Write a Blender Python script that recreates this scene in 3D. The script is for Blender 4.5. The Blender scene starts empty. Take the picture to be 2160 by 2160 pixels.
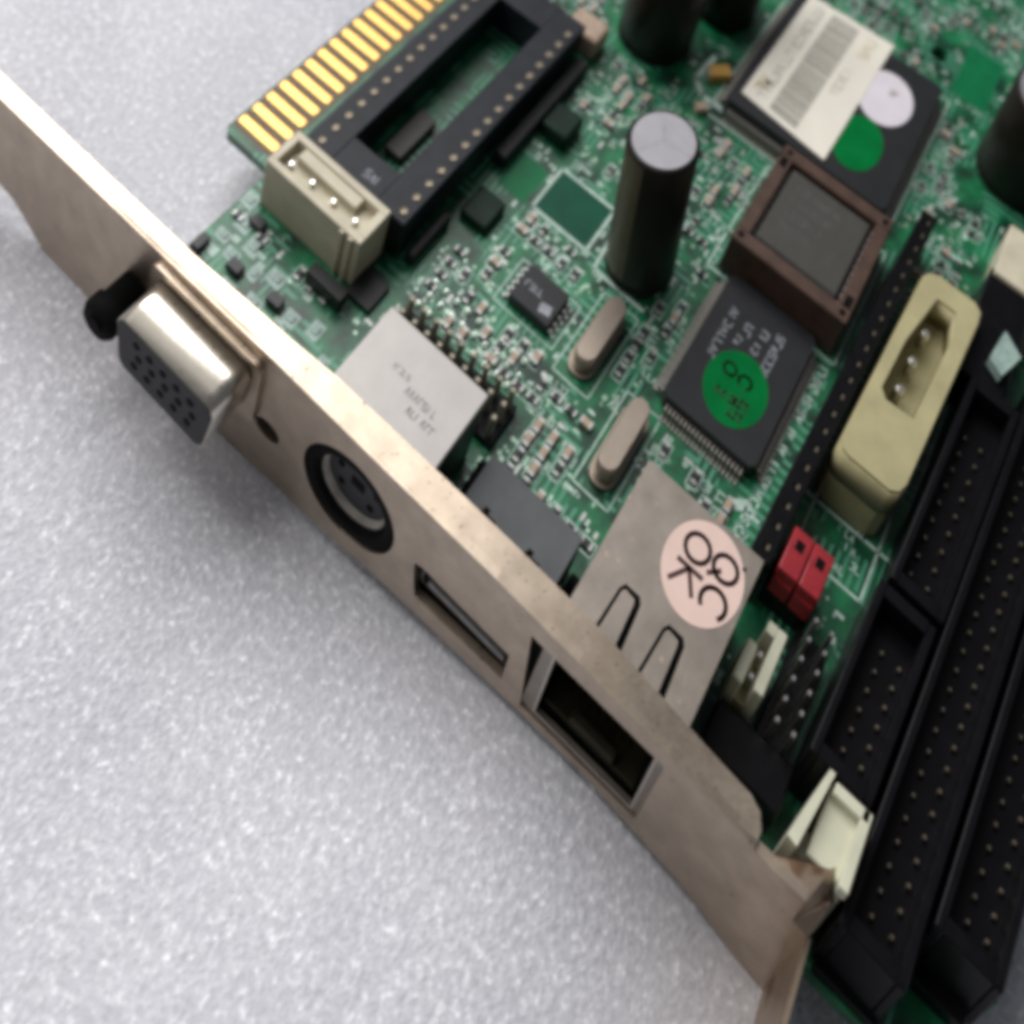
import bpy, bmesh, math, random
from mathutils import Vector, Matrix
from mathutils.geometry import tessellate_polygon
random.seed(7)
S = 0.001                                  # everything below is written in millimetres
scene = bpy.context.scene
col = scene.collection
PI = math.pi

# ------------------------------------------------------------------ camera, world, lamps, exposure
cam_d = bpy.data.cameras.new('camera'); cam = bpy.data.objects.new('camera', cam_d); col.objects.link(cam)
RX = Vector((0.823841, 0.507601, 0.252244)); RY = Vector((-0.41898, 0.245617, 0.874144)); RZ = Vector((0.381761, -0.825841, 0.415024))
CP = Vector((8.141, -66.172, 168.6225))
m = Matrix((RX, RY, RZ)).transposed().to_4x4(); m.translation = CP * S
cam.matrix_world = m
cam_d.sensor_width = 36; cam_d.lens = 36 * 1.182979
cam_d.shift_x = -0.151375; cam_d.shift_y = -1.003553
cam_d.clip_start = 0.01; cam_d.clip_end = 20
def depth(x, y, z): return -(Vector((x, y, z)) - CP).dot(RZ)
cam_d.dof.use_dof = True
cam_d.dof.focus_distance = depth(0, 10, 10) * S
cam_d.dof.aperture_fstop = 24
scene.camera = cam

w = bpy.data.worlds.new('World'); scene.world = w; w.use_nodes = True
w.node_tree.nodes['Background'].inputs[0].default_value = (0.80, 0.82, 0.90, 1)
w.node_tree.nodes['Background'].inputs[1].default_value = 0.155
def area(name, loc, tgt, size, energy, colr, sy=None):
    l = bpy.data.lights.new(name, 'AREA'); l.energy = energy; l.size = size; l.color = colr
    if sy: l.shape = 'RECTANGLE'; l.size_y = sy
    o = bpy.data.objects.new(name, l); col.objects.link(o); o.location = Vector(loc) * S
    o.rotation_euler = (Vector(tgt) - Vector(loc)).to_track_quat('-Z', 'Y').to_euler()
    return o
area('window_light', (-730, 280, 1010), (-10, 20, 0), 1.1, 21.0, (1.0, 0.985, 0.98), 0.9)
area('room_light', (-420, -260, 420), (0, 20, 0), 0.6, 1.0, (1.0, 0.96, 0.92))
scene.view_settings.view_transform = 'Standard'; scene.view_settings.look = 'None'
scene.view_settings.exposure = 0.0; scene.view_settings.gamma = 1
scene.render.resolution_x = 1024; scene.render.resolution_y = 1024
scene.render.engine = 'CYCLES'
scene.cycles.filter_width = 5.2

# ------------------------------------------------------------------ materials
class NT:
    def __init__(s, name):
        s.m = bpy.data.materials.new(name); s.m.use_nodes = True
        s.t = s.m.node_tree; s.b = s.t.nodes['Principled BSDF']
        s.tc = s.t.nodes.new('ShaderNodeTexCoord')
        s.mp = s.t.nodes.new('ShaderNodeMapping'); s.mp.inputs['Scale'].default_value = (1000, 1000, 1000)
        s.t.links.new(s.tc.outputs['Object'], s.mp.inputs[0])
    def n(s, kind, **k):
        nd = s.t.nodes.new(kind)
        for a, v in k.items(): setattr(nd, a, v)
        return nd
    def l(s, a, b): s.t.links.new(a, b)
    def noise(s, scale, detail=3, rough=0.55, src=None):
        nd = s.n('ShaderNodeTexNoise'); nd.inputs['Scale'].default_value = scale
        nd.inputs['Detail'].default_value = detail; nd.inputs['Roughness'].default_value = rough
        s.l(src or s.mp.outputs[0], nd.inputs['Vector']); return nd
    def ramp(s, src, stops):
        r = s.n('ShaderNodeValToRGB'); e = r.color_ramp.elements
        while len(e) < len(stops): e.new(0.5)
        for i, (p, c) in enumerate(stops):
            e[i].position = p; e[i].color = (*c, 1) if len(c) == 3 else c
        s.l(src, r.inputs[0]); return r
    def bump(s, src, strength, dist):
        b = s.n('ShaderNodeBump'); b.inputs['Strength'].default_value = strength; b.inputs['Distance'].default_value = dist * S
        s.l(src, b.inputs['Height']); s.l(b.outputs[0], s.b.inputs['Normal']); return b
M = {}
def mat(name, c, rough=0.5, metal=0, var=0.12, vs=0.6, bump=0.0, bs=4.0, spec=0.35, coat=0, spots=None, rv=0.1):
    N = NT(name); c = tuple(c)
    nz = N.noise(vs, 5)
    lo = tuple(x * (1 - var) for x in c); hi = tuple(min(1, x * (1 + var)) for x in c)
    r = N.ramp(nz.outputs['Fac'], [(0.3, lo), (0.7, hi)])
    out = r.outputs[0]
    if spots:
        sn = N.noise(spots[1], 3, 0.7); sr = N.ramp(sn.outputs['Fac'], [(spots[2], (0, 0, 0)), (spots[2] + 0.05, (1, 1, 1))])
        mx = N.n('ShaderNodeMixRGB'); N.l(sr.outputs[0], mx.inputs[0]); N.l(out, mx.inputs[1]); mx.inputs[2].default_value = (*spots[0], 1); out = mx.outputs[0]
    N.l(out, N.b.inputs['Base Color'])
    n2 = N.noise(bs, 4)
    mr = N.n('ShaderNodeMapRange'); mr.inputs[3].default_value = max(0.02, rough - rv); mr.inputs[4].default_value = min(1, rough + rv)
    N.l(n2.outputs['Fac'], mr.inputs[0]); N.l(mr.outputs[0], N.b.inputs['Roughness'])
    N.b.inputs['Metallic'].default_value = metal; N.b.inputs['Specular IOR Level'].default_value = spec
    N.b.inputs['Coat Weight'].default_value = coat
    if bump: N.bump(n2.outputs['Fac'], 0.6, bump)
    M[name] = N.m; return N
mat('brown_steel', (0.43, 0.335, 0.25), 0.42, 1, 0.18, 0.16, 0.0, 3, spots=((0.27, 0.165, 0.10), 0.16, 0.56))  # browner than the bracket, with soft darker brown spots
mat('bracket_steel', (0.455, 0.375, 0.295), 0.38, 1, 0.16, 0.3, 0.012, 3, spots=((0.10, 0.065, 0.045), 1.5, 0.645))
mat('tin', (0.29, 0.255, 0.22), 0.44, 0.9, 0.14, 0.35, 0.015, 3, spots=((0.45, 0.36, 0.27), 0.8, 0.66))
mat('bright_tin', (0.54, 0.505, 0.44), 0.30, 1, 0.04, 0.4, 0.0, 1)
mat('frosted_metal', (0.40, 0.38, 0.36), 0.46, 0.4, 0.05, 0.3, 0.01, 4)
mat('solder', (0.42, 0.43, 0.41), 0.45, 0.7, 0.15, 1.2)
mat('pin_metal', (0.74, 0.72, 0.68), 0.28, 1, 0.1, 1.0)
mat('dull_pin', (0.22, 0.185, 0.14), 0.4, 0.9, 0.4, 0.2)
mat('dull_lead', (0.30, 0.28, 0.25), 0.5, 0.3, 0.3, 0.5)
mat('gold', (0.58, 0.335, 0.10), 0.30, 1, 0.12, 0.3, spec=0.6)
mat('black_plastic', (0.008, 0.008, 0.008), 0.45, 0, 0.3, 0.5, 0.01, 5, spec=0.3)
mat('dip_plastic', (0.012, 0.014, 0.019), 0.42, 0, 0.3, 0.4, 0.01, 5, spec=0.22)
mat('header_plastic', (0.0040, 0.0040, 0.0050), 0.36, 0, 0.3, 0.5, 0.01, 5, spec=0.13)
mat('chip_black', (0.011, 0.012, 0.014), 0.45, 0, 0.2, 0.4, 0.012, 7, spec=0.35)
mat('cavity_black', (0.003, 0.003, 0.003), 0.8, 0, 0.2, spec=0.1)
mat('port_dark', (0.008, 0.009, 0.012), 0.6, 0, 0.3, 0.6)
mat('cream_plastic', (0.52, 0.475, 0.355), 0.42, 0, 0.12, 0.25, 0.01, 4)
mat('ivory_plastic', (0.55, 0.55, 0.42), 0.40, 0, 0.10, 0.25, 0.01, 4)
mat('olive_plastic', (0.37, 0.335, 0.185), 0.40, 0, 0.14, 0.22, 0.01, 4)
mat('brown_plastic', (0.066, 0.038, 0.027), 0.46, 0, 0.25, 0.5, 0.02, 4)
mat('grey_chip', (0.050, 0.048, 0.042), 0.55, 0, 0.10, 0.5, 0.01, 6)
mat('usb_grey', (0.085, 0.090, 0.095), 0.55, 0, 0.18, 0.25, 0.01, 6)
mat('red_plastic', (0.26, 0.018, 0.025), 0.35, 0, 0.25, 0.5, 0.01, 4)
mat('cap_sleeve', (0.007, 0.006, 0.004), 0.42, 0, 0.3, 0.3, spec=0.2)
mat('cap_olive', (0.060, 0.048, 0.026), 0.4, 0, 0.2, 0.3)
mat('cap_top', (0.27, 0.265, 0.285), 0.5, 0.4, 0.06, 0.6, 0.01, 3)
mat('crystal_can', (0.34, 0.285, 0.235), 0.36, 0.75, 0.06, 0.4, 0.01, 3)
mat('socket_grey', (0.022, 0.024, 0.028), 0.5, 0, 0.3, 0.6)
mat('paper_white', (0.69, 0.66, 0.57), 0.6, 0, 0.05, 0.15)
mat('choke_dark', (0.003, 0.016, 0.008), 0.5, 0, 0.3, 0.5, spec=0.2)
mat('tarnished_pin', (0.34, 0.31, 0.24), 0.45, 0.5, 0.4, 0.25)
mat('bare_laminate', (0.085, 0.060, 0.018), 0.4, 0, 0.2, 0.5)
mat('mask_dark', (0.001, 0.060, 0.032), 0.5, 0, 0.2, 0.3, spec=0.2)
mat('mask_bright', (0.003, 0.13, 0.048), 0.4, 0, 0.15, 0.3, spec=0.2)
mat('mint_block', (0.27, 0.37, 0.33), 0.4, 0, 0.35, 0.7)
mat('latch_olive', (0.022, 0.021, 0.010), 0.6, 0, 0.3, 0.5, spec=0.2)
mat('paper_round', (0.62, 0.58, 0.62), 0.55, 0, 0.05, 0.3)
mat('paper_green', (0.0, 0.135, 0.030), 0.6, 0, 0.15, 0.3, spec=0.05)
mat('paper_pink', (0.66, 0.49, 0.43), 0.55, 0, 0.05, 0.3)
mat('ink', (0.055, 0.022, 0.020), 0.5, 0, 0.2)
mat('ink_green', (0.003, 0.050, 0.010), 0.5, 0, 0.2)
mat('ink_grey', (0.27, 0.26, 0.225), 0.6, 0, 0.15, 1.0)
mat('ink_grey_faint', (0.42, 0.40, 0.34), 0.6, 0, 0.15, 1.0)
mat('ink_tan', (0.50, 0.42, 0.25), 0.6, 0, 0.2, 1.0)
mat('print_grey', (0.26, 0.27, 0.30), 0.5, 0, 0.25, 1.2)
mat('metal_stamp', (0.24, 0.23, 0.23), 0.5, 0.3, 0.25, 1.0)
mat('silk', (0.40, 0.52, 0.46), 0.5, 0, 0.25, 0.8)
mat('via_mint', (0.30, 0.42, 0.33), 0.35, 0.5, 0.3, 0.9)
mat('smd_tan', (0.36, 0.27, 0.20), 0.45, 0, 0.25, 0.7)
mat('tantalum_yellow', (0.46, 0.27, 0.06), 0.45, 0, 0.15, 0.5)
mat('smd_black', (0.020, 0.020, 0.022), 0.4, 0, 0.2, 0.8)

def foam():
    N = NT('foam_sheet')
    big = N.noise(0.05, 3); fine = N.noise(1.3, 4, 0.6)
    vo = N.n('ShaderNodeTexVoronoi'); vo.inputs['Scale'].default_value = 2.0; vo.inputs['Randomness'].default_value = 1
    dz = N.noise(0.6, 2); av = N.n('ShaderNodeMixRGB', blend_type='ADD'); av.inputs[0].default_value = 0.5
    N.l(N.mp.outputs[0], av.inputs[1]); N.l(dz.outputs['Color'], av.inputs[2]); N.l(av.outputs[0], vo.inputs['Vector'])
    r = N.ramp(fine.outputs['Fac'], [(0.30, (0.46, 0.46, 0.49)), (0.50, (0.55, 0.55, 0.585)), (0.60, (0.63, 0.63, 0.665)), (0.69, (0.90, 0.90, 0.93))])
    r2 = N.ramp(big.outputs['Fac'], [(0.3, (0.88, 0.89, 0.90)), (0.7, (1, 1, 1))])
    mx = N.n('ShaderNodeMixRGB', blend_type='MULTIPLY'); mx.inputs[0].default_value = 1
    N.l(r.outputs[0], mx.inputs[1]); N.l(r2.outputs[0], mx.inputs[2]); N.l(mx.outputs[0], N.b.inputs['Base Color'])
    N.b.inputs['Roughness'].default_value = 0.5; N.b.inputs['Specular IOR Level'].default_value = 0.35
    sb = N.n('ShaderNodeMath', operation='MULTIPLY_ADD'); sb.inputs[1].default_value = 0.7
    N.l(vo.outputs['Distance'], sb.inputs[0]); N.l(fine.outputs['Fac'], sb.inputs[2])
    N.bump(sb.outputs[0], 0.55, 0.22)
    M['foam'] = N.m
foam()

def pcb():
    N = NT('solder_mask')
    # copper under the mask: runs of parallel traces in patches, pours and little pads
    patch = N.noise(0.10, 1); jog = N.noise(0.35, 0)
    sep = N.n('ShaderNodeSeparateXYZ'); N.l(N.mp.outputs[0], sep.inputs[0])
    def wave(rot, scale):
        mp = N.n('ShaderNodeMapping'); mp.inputs['Rotation'].default_value = (0, 0, rot); N.l(N.mp.outputs[0], mp.inputs[0])
        wv = N.n('ShaderNodeTexWave'); wv.inputs['Scale'].default_value = scale; wv.inputs['Distortion'].default_value = 0.0
        N.l(mp.outputs[0], wv.inputs['Vector'])
        return N.ramp(wv.outputs['Fac'], [(0.52, (0, 0, 0)), (0.60, (1, 1, 1))])
    w1 = wave(0, 0.30); w2 = wave(PI / 2, 0.26)
    sel = N.ramp(patch.outputs['Fac'], [(0.48, (0, 0, 0)), (0.50, (1, 1, 1))])
    mw = N.n('ShaderNodeMixRGB'); N.l(sel.outputs[0], mw.inputs[0]); N.l(w1.outputs[0], mw.inputs[1]); N.l(w2.outputs[0], mw.inputs[2])
    p2 = N.noise(0.17, 2); s2 = N.ramp(p2.outputs['Fac'], [(0.50, (0, 0, 0)), (0.53, (1, 1, 1))])
    mk = N.n('ShaderNodeMixRGB', blend_type='MULTIPLY'); mk.inputs[0].default_value = 1
    N.l(mw.outputs[0], mk.inputs[1]); N.l(s2.outputs[0], mk.inputs[2])
    tone = N.noise(0.22, 4); base = N.ramp(tone.outputs['Fac'], [(0.38, (0.0015, 0.022, 0.011)), (0.66, (0.005, 0.160, 0.058))])
    mx = N.n('ShaderNodeMixRGB'); N.l(mk.outputs[0], mx.inputs[0]); N.l(base.outputs[0], mx.inputs[1]); mx.inputs[2].default_value = (0.06, 0.24, 0.145, 1)
    N.l(mx.outputs[0], N.b.inputs['Base Color'])
    fn = N.noise(3.0, 4); mr = N.n('ShaderNodeMapRange'); mr.inputs[3].default_value = 0.22; mr.inputs[4].default_value = 0.5
    N.l(fn.outputs['Fac'], mr.inputs[0]); N.l(mr.outputs[0], N.b.inputs['Roughness'])
    N.bump(mk.outputs[0], 0.5, 0.04)
    M['pcb'] = N.m
pcb()

# ------------------------------------------------------------------ mesh helpers (mm)
class MB:
    def __init__(s): s.bm = bmesh.new(); s.mats = []
    def mi(s, mt):
        if mt is None: return 0
        if mt not in s.mats: s.mats.append(mt)
        return s.mats.index(mt)
    def box(s, x0, x1, y0, y1, z0, z1, bev=0.0, mt=None, seg=1, rot=0, pivot=None):
        i = s.mi(mt); r = bmesh.ops.create_cube(s.bm, size=1)
        vs = r['verts']
        for v in vs:
            v.co = Vector(((x0 + x1) / 2 + v.co.x * (x1 - x0), (y0 + y1) / 2 + v.co.y * (y1 - y0), (z0 + z1) / 2 + v.co.z * (z1 - z0)))
        if rot:
            c = Vector(pivot) if pivot else Vector(((x0 + x1) / 2, (y0 + y1) / 2, 0))
            bmesh.ops.rotate(s.bm, verts=vs, cent=c, matrix=Matrix.Rotation(rot, 3, 'Z'))
        fs = set(f for v in vs for f in v.link_faces)
        for f in fs: f.material_index = i
        if bev:
            es = list(set(e for v in vs for e in v.link_edges))
            rb = bmesh.ops.bevel(s.bm, geom=es, offset=bev, segments=seg, affect='EDGES', profile=0.5)
            for f in rb['faces']: f.material_index = i; f.smooth = seg > 1
        return s
    def prism(s, pts, z0, z1, mt=None, axis='z', smooth=False, holes=()):
        """pts 2D outline; axis 'z': (x,y)+z, 'y': (x,z)+y, 'x': (y,z)+x ; holes: list of outlines"""
        i = s.mi(mt)
        def P(a, b, c): return {'z': (a, b, c), 'y': (a, c, b), 'x': (c, a, b)}[axis]
        loops = [list(pts)] + [list(h) for h in holes]
        tri = tessellate_polygon([[Vector((a, b, 0)) for a, b in l] for l in loops])
        flat = [p for l in loops for p in l]
        va = [s.bm.verts.new(P(a, b, z0)) for a, b in flat]; vb = [s.bm.verts.new(P(a, b, z1)) for a, b in flat]
        fs = []
        for t in tri:
            try:
                fs.append(s.bm.faces.new([va[k] for k in t])); fs.append(s.bm.faces.new([vb[k] for k in reversed(t)]))
            except ValueError: pass
        k = 0
        for l in loops:
            n = len(l)
            for j in range(n):
                a, b = k + j, k + (j + 1) % n
                try: f = s.bm.faces.new([va[a], va[b], vb[b], vb[a]]); f.smooth = smooth; fs.append(f)
                except ValueError: pass
            k += n
        for f in fs: f.material_index = i
        bmesh.ops.recalc_face_normals(s.bm, faces=fs)
        return s
    def cyl(s, x, y, z0, z1, r, n=24, mt=None, r2=None, smooth=True, cap_mt=None):
        return s.lathe(x, y, [(0, z0), (r, z0), (r if r2 is None else r2, z1), (0, z1)], n, mt, smooth)
    def lathe(s, x, y, prof, n=32, mt=None, smooth=True, axis='z', z=0, top_mt=None):
        i = s.mi(mt); it = s.mi(top_mt) if top_mt else i
        rings = []
        def P(r, a, h):
            if axis == 'z': return (x + r * math.cos(a), y + r * math.sin(a), h)
            return (x + r * math.cos(a), y + h, z + r * math.sin(a))     # axis y
        for r, h in prof:
            if r < 1e-6: rings.append([s.bm.verts.new(P(0, 0, h))])
            else: rings.append([s.bm.verts.new(P(r, 2 * PI * k / n, h)) for k in range(n)])
        fs = []
        for q in range(len(rings) - 1):
            a, b = rings[q], rings[q + 1]
            for k in range(n):
                k2 = (k + 1) % n
                vs = ([a[0], b[k], b[k2]] if len(a) == 1 else [a[k], a[k2], b[0]] if len(b) == 1 else [a[k], a[k2], b[k2], b[k]])
                f = s.bm.faces.new(vs); f.smooth = smooth and len(a) > 1 and len(b) > 1; f.material_index = i; fs.append(f)
        bmesh.ops.recalc_face_normals(s.bm, faces=fs); return s
    def quad(s, pts, mt=None):
        f = s.bm.faces.new([s.bm.verts.new(p) for p in pts]); f.material_index = s.mi(mt); return f
    def rect(s, cx, cy, w_, h_, z, rot=0, mt=None, t=0.02):
        c, n = math.cos(rot), math.sin(rot)
        p = [(cx + a * c - b * n, cy + a * n + b * c) for a, b in ((-w_/2, -h_/2), (w_/2, -h_/2), (w_/2, h_/2), (-w_/2, h_/2))]
        i = s.mi(mt)
        lo = [s.bm.verts.new((x, y, z)) for x, y in p]; hi = [s.bm.verts.new((x, y, z + t)) for x, y in p]
        s.bm.faces.new(hi).material_index = i
        for k in range(4): s.bm.faces.new([lo[k], lo[(k+1) % 4], hi[(k+1) % 4], hi[k]]).material_index = i
        return s
    def stroke(s, pts, wd, z, mt=None, t=0.02):
        for (a, b) in zip(pts[:-1], pts[1:]):
            dx, dy = b[0]-a[0], b[1]-a[1]; L = math.hypot(dx, dy)
            s.rect((a[0]+b[0])/2, (a[1]+b[1])/2, L + wd * 0.6, wd, z, math.atan2(dy, dx), mt, t)
        return s
    def mesh(s, name, mname=None):
        me = bpy.data.meshes.new(name)
        for v in s.bm.verts: v.co *= S
        s.bm.to_mesh(me); s.bm.free()
        for k in (s.mats or [mname]): me.materials.append(M[k])
        return me
    def build(s, name, mname=None, parent=None, label=None, shift=None):
        o = bpy.data.objects.new(name, s.mesh(name, mname)); col.objects.link(o)
        if parent: o.parent = parent
        if label: o['label'] = label
        return o
def link(name, me, parent, loc=(0, 0, 0), rz=0, label=None, stuff=False):
    o = bpy.data.objects.new(name, me); col.objects.link(o); o.parent = parent
    o.location = Vector(loc) * S; o.rotation_euler = (0, 0, rz)
    if label: o['label'] = label
    return o
def ellipse(cx, cy, rx, ry, n=28): return [(cx + rx * math.cos(2*PI*k/n), cy + ry * math.sin(2*PI*k/n)) for k in range(n)]
def roundrect(x0, x1, y0, y1, r, n=5):
    out = []
    for cx, cy, a0 in ((x1-r, y1-r, 0), (x0+r, y1-r, PI/2), (x0+r, y0+r, PI), (x1-r, y0+r, 3*PI/2)):
        out += [(cx + r * math.cos(a0 + PI/2*k/n), cy + r * math.sin(a0 + PI/2*k/n)) for k in range(n + 1)]
    return out
def thing(name, label, cat, loc=(0, 0, 0), group=None):
    o = bpy.data.objects.new(name, None); col.objects.link(o); o.location = Vector(loc) * S
    o['label'] = label; o['category'] = cat
    if group: o['group'] = group
    return o

# ------------------------------------------------------------------ the surface: soft foam sheet
def hz(x, y): return -8.9 + 5.6 * math.exp(-((x - 9) / 27.0) ** 2) * (1 / (1 + math.exp((y - 40) / 15))) \
        + 0.35 * math.sin(x * .043 + 1) * math.sin(y * .037) + 0.2 * math.sin(x * .11 + y * .07)
bm = bmesh.new(); NX = 150; X0, X1, Y0, Y1 = -420, 420, -380, 460
grid = []
def warp(t): return t
for j in range(NX + 1):
    row = []
    for i in range(NX + 1):
        x = X0 + (X1 - X0) * i / NX; y = Y0 + (Y1 - Y0) * j / NX
        row.append(bm.verts.new((x * S, y * S, hz(x, y) * S)))
    grid.append(row)
for j in range(NX):
    for i in range(NX):
        bm.faces.new((grid[j][i], grid[j][i+1], grid[j+1][i+1], grid[j+1][i])).smooth = True
me = bpy.data.meshes.new('foam_sheet'); bm.to_mesh(me); bm.free(); me.materials.append(M['foam'])
mat_o = bpy.data.objects.new('foam_sheet', me); col.objects.link(mat_o); mat_o['kind'] = 'structure'

# ------------------------------------------------------------------ the card
card = thing('circuit_board', 'green computer circuit board with metal port bracket lying on the white foam sheet', 'circuit board')
outline = [(-62.3, 1.3), (-33.8, 1.3), (-33.8, 4.8), (16.2, 4.8), (16.2, 1.3), (46.6, 1.3), (47.6, 6), (51.2, 10.5), (51.2, 175), (-71.7, 175), (-71.7, 23.0), (-70.9, 22.2), (-62.3, 22.2)]
mb = MB(); mb.prism(outline, -1.6, 0, holes=[ellipse(8.3, 114.5, 1.7, 1.7, 16)])
board = mb.build('board', 'pcb', card)

# gold fingers
fg = MB(); fg.box(-3.9, 3.3, -0.60, 0.60, 0.0, 0.045); fgm = fg.mesh('gold_contact', 'gold')
for k in range(48): link('gold_contact', fgm, board, (-67.3, 25.0 + 2.54 * k, 0.002))

mb = MB(); mb.box(-71.55, -63.2, 23.4, 146, 0.001, 0.012); mb.build('bare_edge_strip', 'bare_laminate', board)

# ---- bracket
br = MB()
face = [(-112, 11.5), (-100, 12.0), (-59.5, 13.2), (-39, 14.1), (-22.4, 14.15), (-6.7, 14.4), (4, 14.15), (15, 13.6), (24.3, 13.0), (25.2, 12.3), (30.6, 12.4), (30.7, 7.9),
        (31.5, 3), (32.2, -2.1), (32.3, -7.3), (31.2, -6.9), (26.6, -4.9), (21.7, -3.2), (8, -1.95), (-2.4, -2.8), (-20.6, -4.8), (-25, -6.0), (-43, -8.3), (-60, -8.8), (-80, -8.7), (-86, -5), (-112, -3)]
holes = [ellipse(-25.6, 3.6, 6.9, 6.9, 40),
         [(-15.7, 4.2), (-14.6, 4.7), (-2.5, 4.8), (-2.3, -0.2), (-14.5, -1.2), (-15.0, 0.5)][::-1],
         [(-1.2, 11.2), (15.2, 11.4), (15.2, -0.6), (0.5, -1.35)],
         ellipse(-38.2, 1.2, 2.0, 1.5, 16), roundrect(-57.9, -40.6, 1.2, 11.6, 2.0), ellipse(-61.6, 3, 1.2, 1.2, 12)]
br.prism(face, 0.0, 0.9, axis='y', holes=holes)
bracket = br.build('bracket', 'bracket_steel', card, 'long bare steel bracket with port cutouts along the front edge of the board')
fl = MB()
top = [(-100, 12.0, 2.2), (-59.5, 13.2, 2.2), (-53, 13.6, 2.3), (-42, 14.05, 2.7), (-39, 14.1, 2.8), (-32, 14.15, 3.3), (-22.4, 14.15, 3.4), (-6.7, 14.4, 3.5), (4, 14.15, 3.5), (15, 13.6, 3.1), (23, 13.15, 2.8), (24.3, 13.0, 2.3), (25.0, 12.8, 1.2)]
v = []
def cr(a, b, c, d, t): return 0.5 * (2*b + (c-a)*t + (2*a-5*b+4*c-d)*t*t + (3*b-a-3*c+d)*t**3)
tt = []
for i in range(len(top) - 1):
    p = [top[max(0, i-1)], top[i], top[i+1], top[min(len(top)-1, i+2)]]
    for q in range(6):
        t_ = q / 6; x_ = p[1][0] + (p[2][0] - p[1][0]) * t_
        tt.append((x_, p[1][1] + (p[2][1] - p[1][1]) * t_, p[1][2] + (p[2][2] - p[1][2]) * t_))
tt.append(top[-1]); top = [(x, sum(b[1] * math.exp(-((b[0]-x)/7)**2) for b in tt) / sum(math.exp(-((b[0]-x)/7)**2) for b in tt), d) for x, z, d in tt]
for x, z, d in top:
    v.append([fl.bm.verts.new(p) for p in ((x, -0.02, z - 0.55), (x, 0.12, z - 0.15), (x, 0.45, z), (x, d, z + 0.02), (x, d, z - 0.75), (x, 0.95, z - 0.75))])
for a, b in zip(v[:-1], v[1:]):
    for k in range(6):
        f = fl.bm.faces.new((a[k], a[(k+1) % 6], b[(k+1) % 6], b[k])); f.smooth = True
fl.bm.faces.new(v[0]); fl.bm.faces.new(v[-1][::-1]); bmesh.ops.recalc_face_normals(fl.bm, faces=fl.bm.faces[:])
flo = fl.build('flange', 'bracket_steel', bracket, 'folded top edge of the bracket'); flo.data.set_sharp_from_angle(angle=math.radians(18))
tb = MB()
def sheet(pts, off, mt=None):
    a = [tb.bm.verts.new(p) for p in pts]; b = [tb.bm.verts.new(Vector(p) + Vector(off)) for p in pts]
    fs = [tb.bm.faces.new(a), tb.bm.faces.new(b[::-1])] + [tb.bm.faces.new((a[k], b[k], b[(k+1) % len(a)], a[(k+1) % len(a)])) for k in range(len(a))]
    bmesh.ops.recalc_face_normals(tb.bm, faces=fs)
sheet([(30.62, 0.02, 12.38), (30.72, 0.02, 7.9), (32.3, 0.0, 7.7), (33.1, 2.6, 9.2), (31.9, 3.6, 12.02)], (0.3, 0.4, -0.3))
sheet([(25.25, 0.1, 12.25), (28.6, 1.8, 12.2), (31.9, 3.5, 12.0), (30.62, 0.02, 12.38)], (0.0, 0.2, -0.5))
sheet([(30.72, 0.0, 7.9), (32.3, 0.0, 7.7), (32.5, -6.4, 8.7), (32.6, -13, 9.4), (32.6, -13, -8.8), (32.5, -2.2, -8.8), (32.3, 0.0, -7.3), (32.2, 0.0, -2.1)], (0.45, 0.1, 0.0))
tb.build('mounting_tab', 'brown_steel', bracket, 'bent, brown screw tab at the right end of the bracket')

# ---- VGA port
def dshape(cx, cz, wt, wb, h, r=1.8, n=6):
    pts = [(cx - wt, cz + h), (cx + wt, cz + h), (cx + wb, cz - h), (cx - wb, cz - h)]; out = []
    for k in range(4):
        p = Vector(pts[k]); a = (Vector(pts[k-1]) - p).normalized(); b = (Vector(pts[(k+1) % 4]) - p).normalized()
        ang = a.angle(b); d = r / math.tan(ang / 2)
        s0, s1 = p + a * d, p + b * d
        for q in range(n + 1):
            t = q / n; out.append(tuple((1-t)**2 * s0 + 2*t*(1-t) * p + t*t * s1))
    return out
vc = (-49.3, 6.5)
mb = MB(); mb.prism(dshape(*vc, 8.3, 7.2, 4.3), -6.3, 0.4, axis='y', smooth=True, holes=[dshape(*vc, 8.05, 6.97, 4.05, 1.6)])
vga = mb.build('vga_port', 'bright_tin', card, 'D-shaped video port with a shiny metal shell standing out of the bracket')
mb = MB(); mb.prism(roundrect(-58.9, -40.0, 1.0, 12.0, 1.2), -0.75, -0.05, axis='y', holes=[dshape(*vc, 8.35, 7.25, 4.35)]); mb.build('port_flange', 'bracket_steel', vga)
mb = MB(); mb.prism(dshape(*vc, 8.2, 7.1, 4.2, 1.75), -6.36, 1.0, axis='y'); ins = mb.build('socket_insert', 'port_dark', vga)
mb = MB(); mb.prism(ellipse(0, 0, 0.55, 0.55, 10), 0, 0.06, axis='y'); ph = mb.mesh('pin_hole', 'cavity_black')
for r_ in range(3):
    for k in range(5):
        link('pin_hole', ph, vga, (vc[0] - 4.6 + 2.29 * k + (r_ == 1) * 0.6 + (r_ == 2) * 0.0, -6.43, vc[1] + 1.98 - 1.98 * r_))
mb = MB(); mb.box(-57.6, -41.2, 0.95, 4.0, 0.1, 9.0, 0.3); mb.box(-60, -35.5, 0.93, 1.2, -1.5, 9.5)
mb.build('port_body', 'black_plastic', vga)
mb = MB(); mb.lathe(-61.8, 0, [(0, -5.9), (1.2, -5.9), (1.3, -5.4), (2.3, -5.6), (2.8, -5.0), (2.8, -3.4), (2.3, -3.2), (2.3, -0.1), (0, -0.1)], 24, None, True, axis='y', z=2.6)
mb.build('jack_screw', 'cavity_black', vga, 'black hex jack screw beside the video port')

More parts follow.
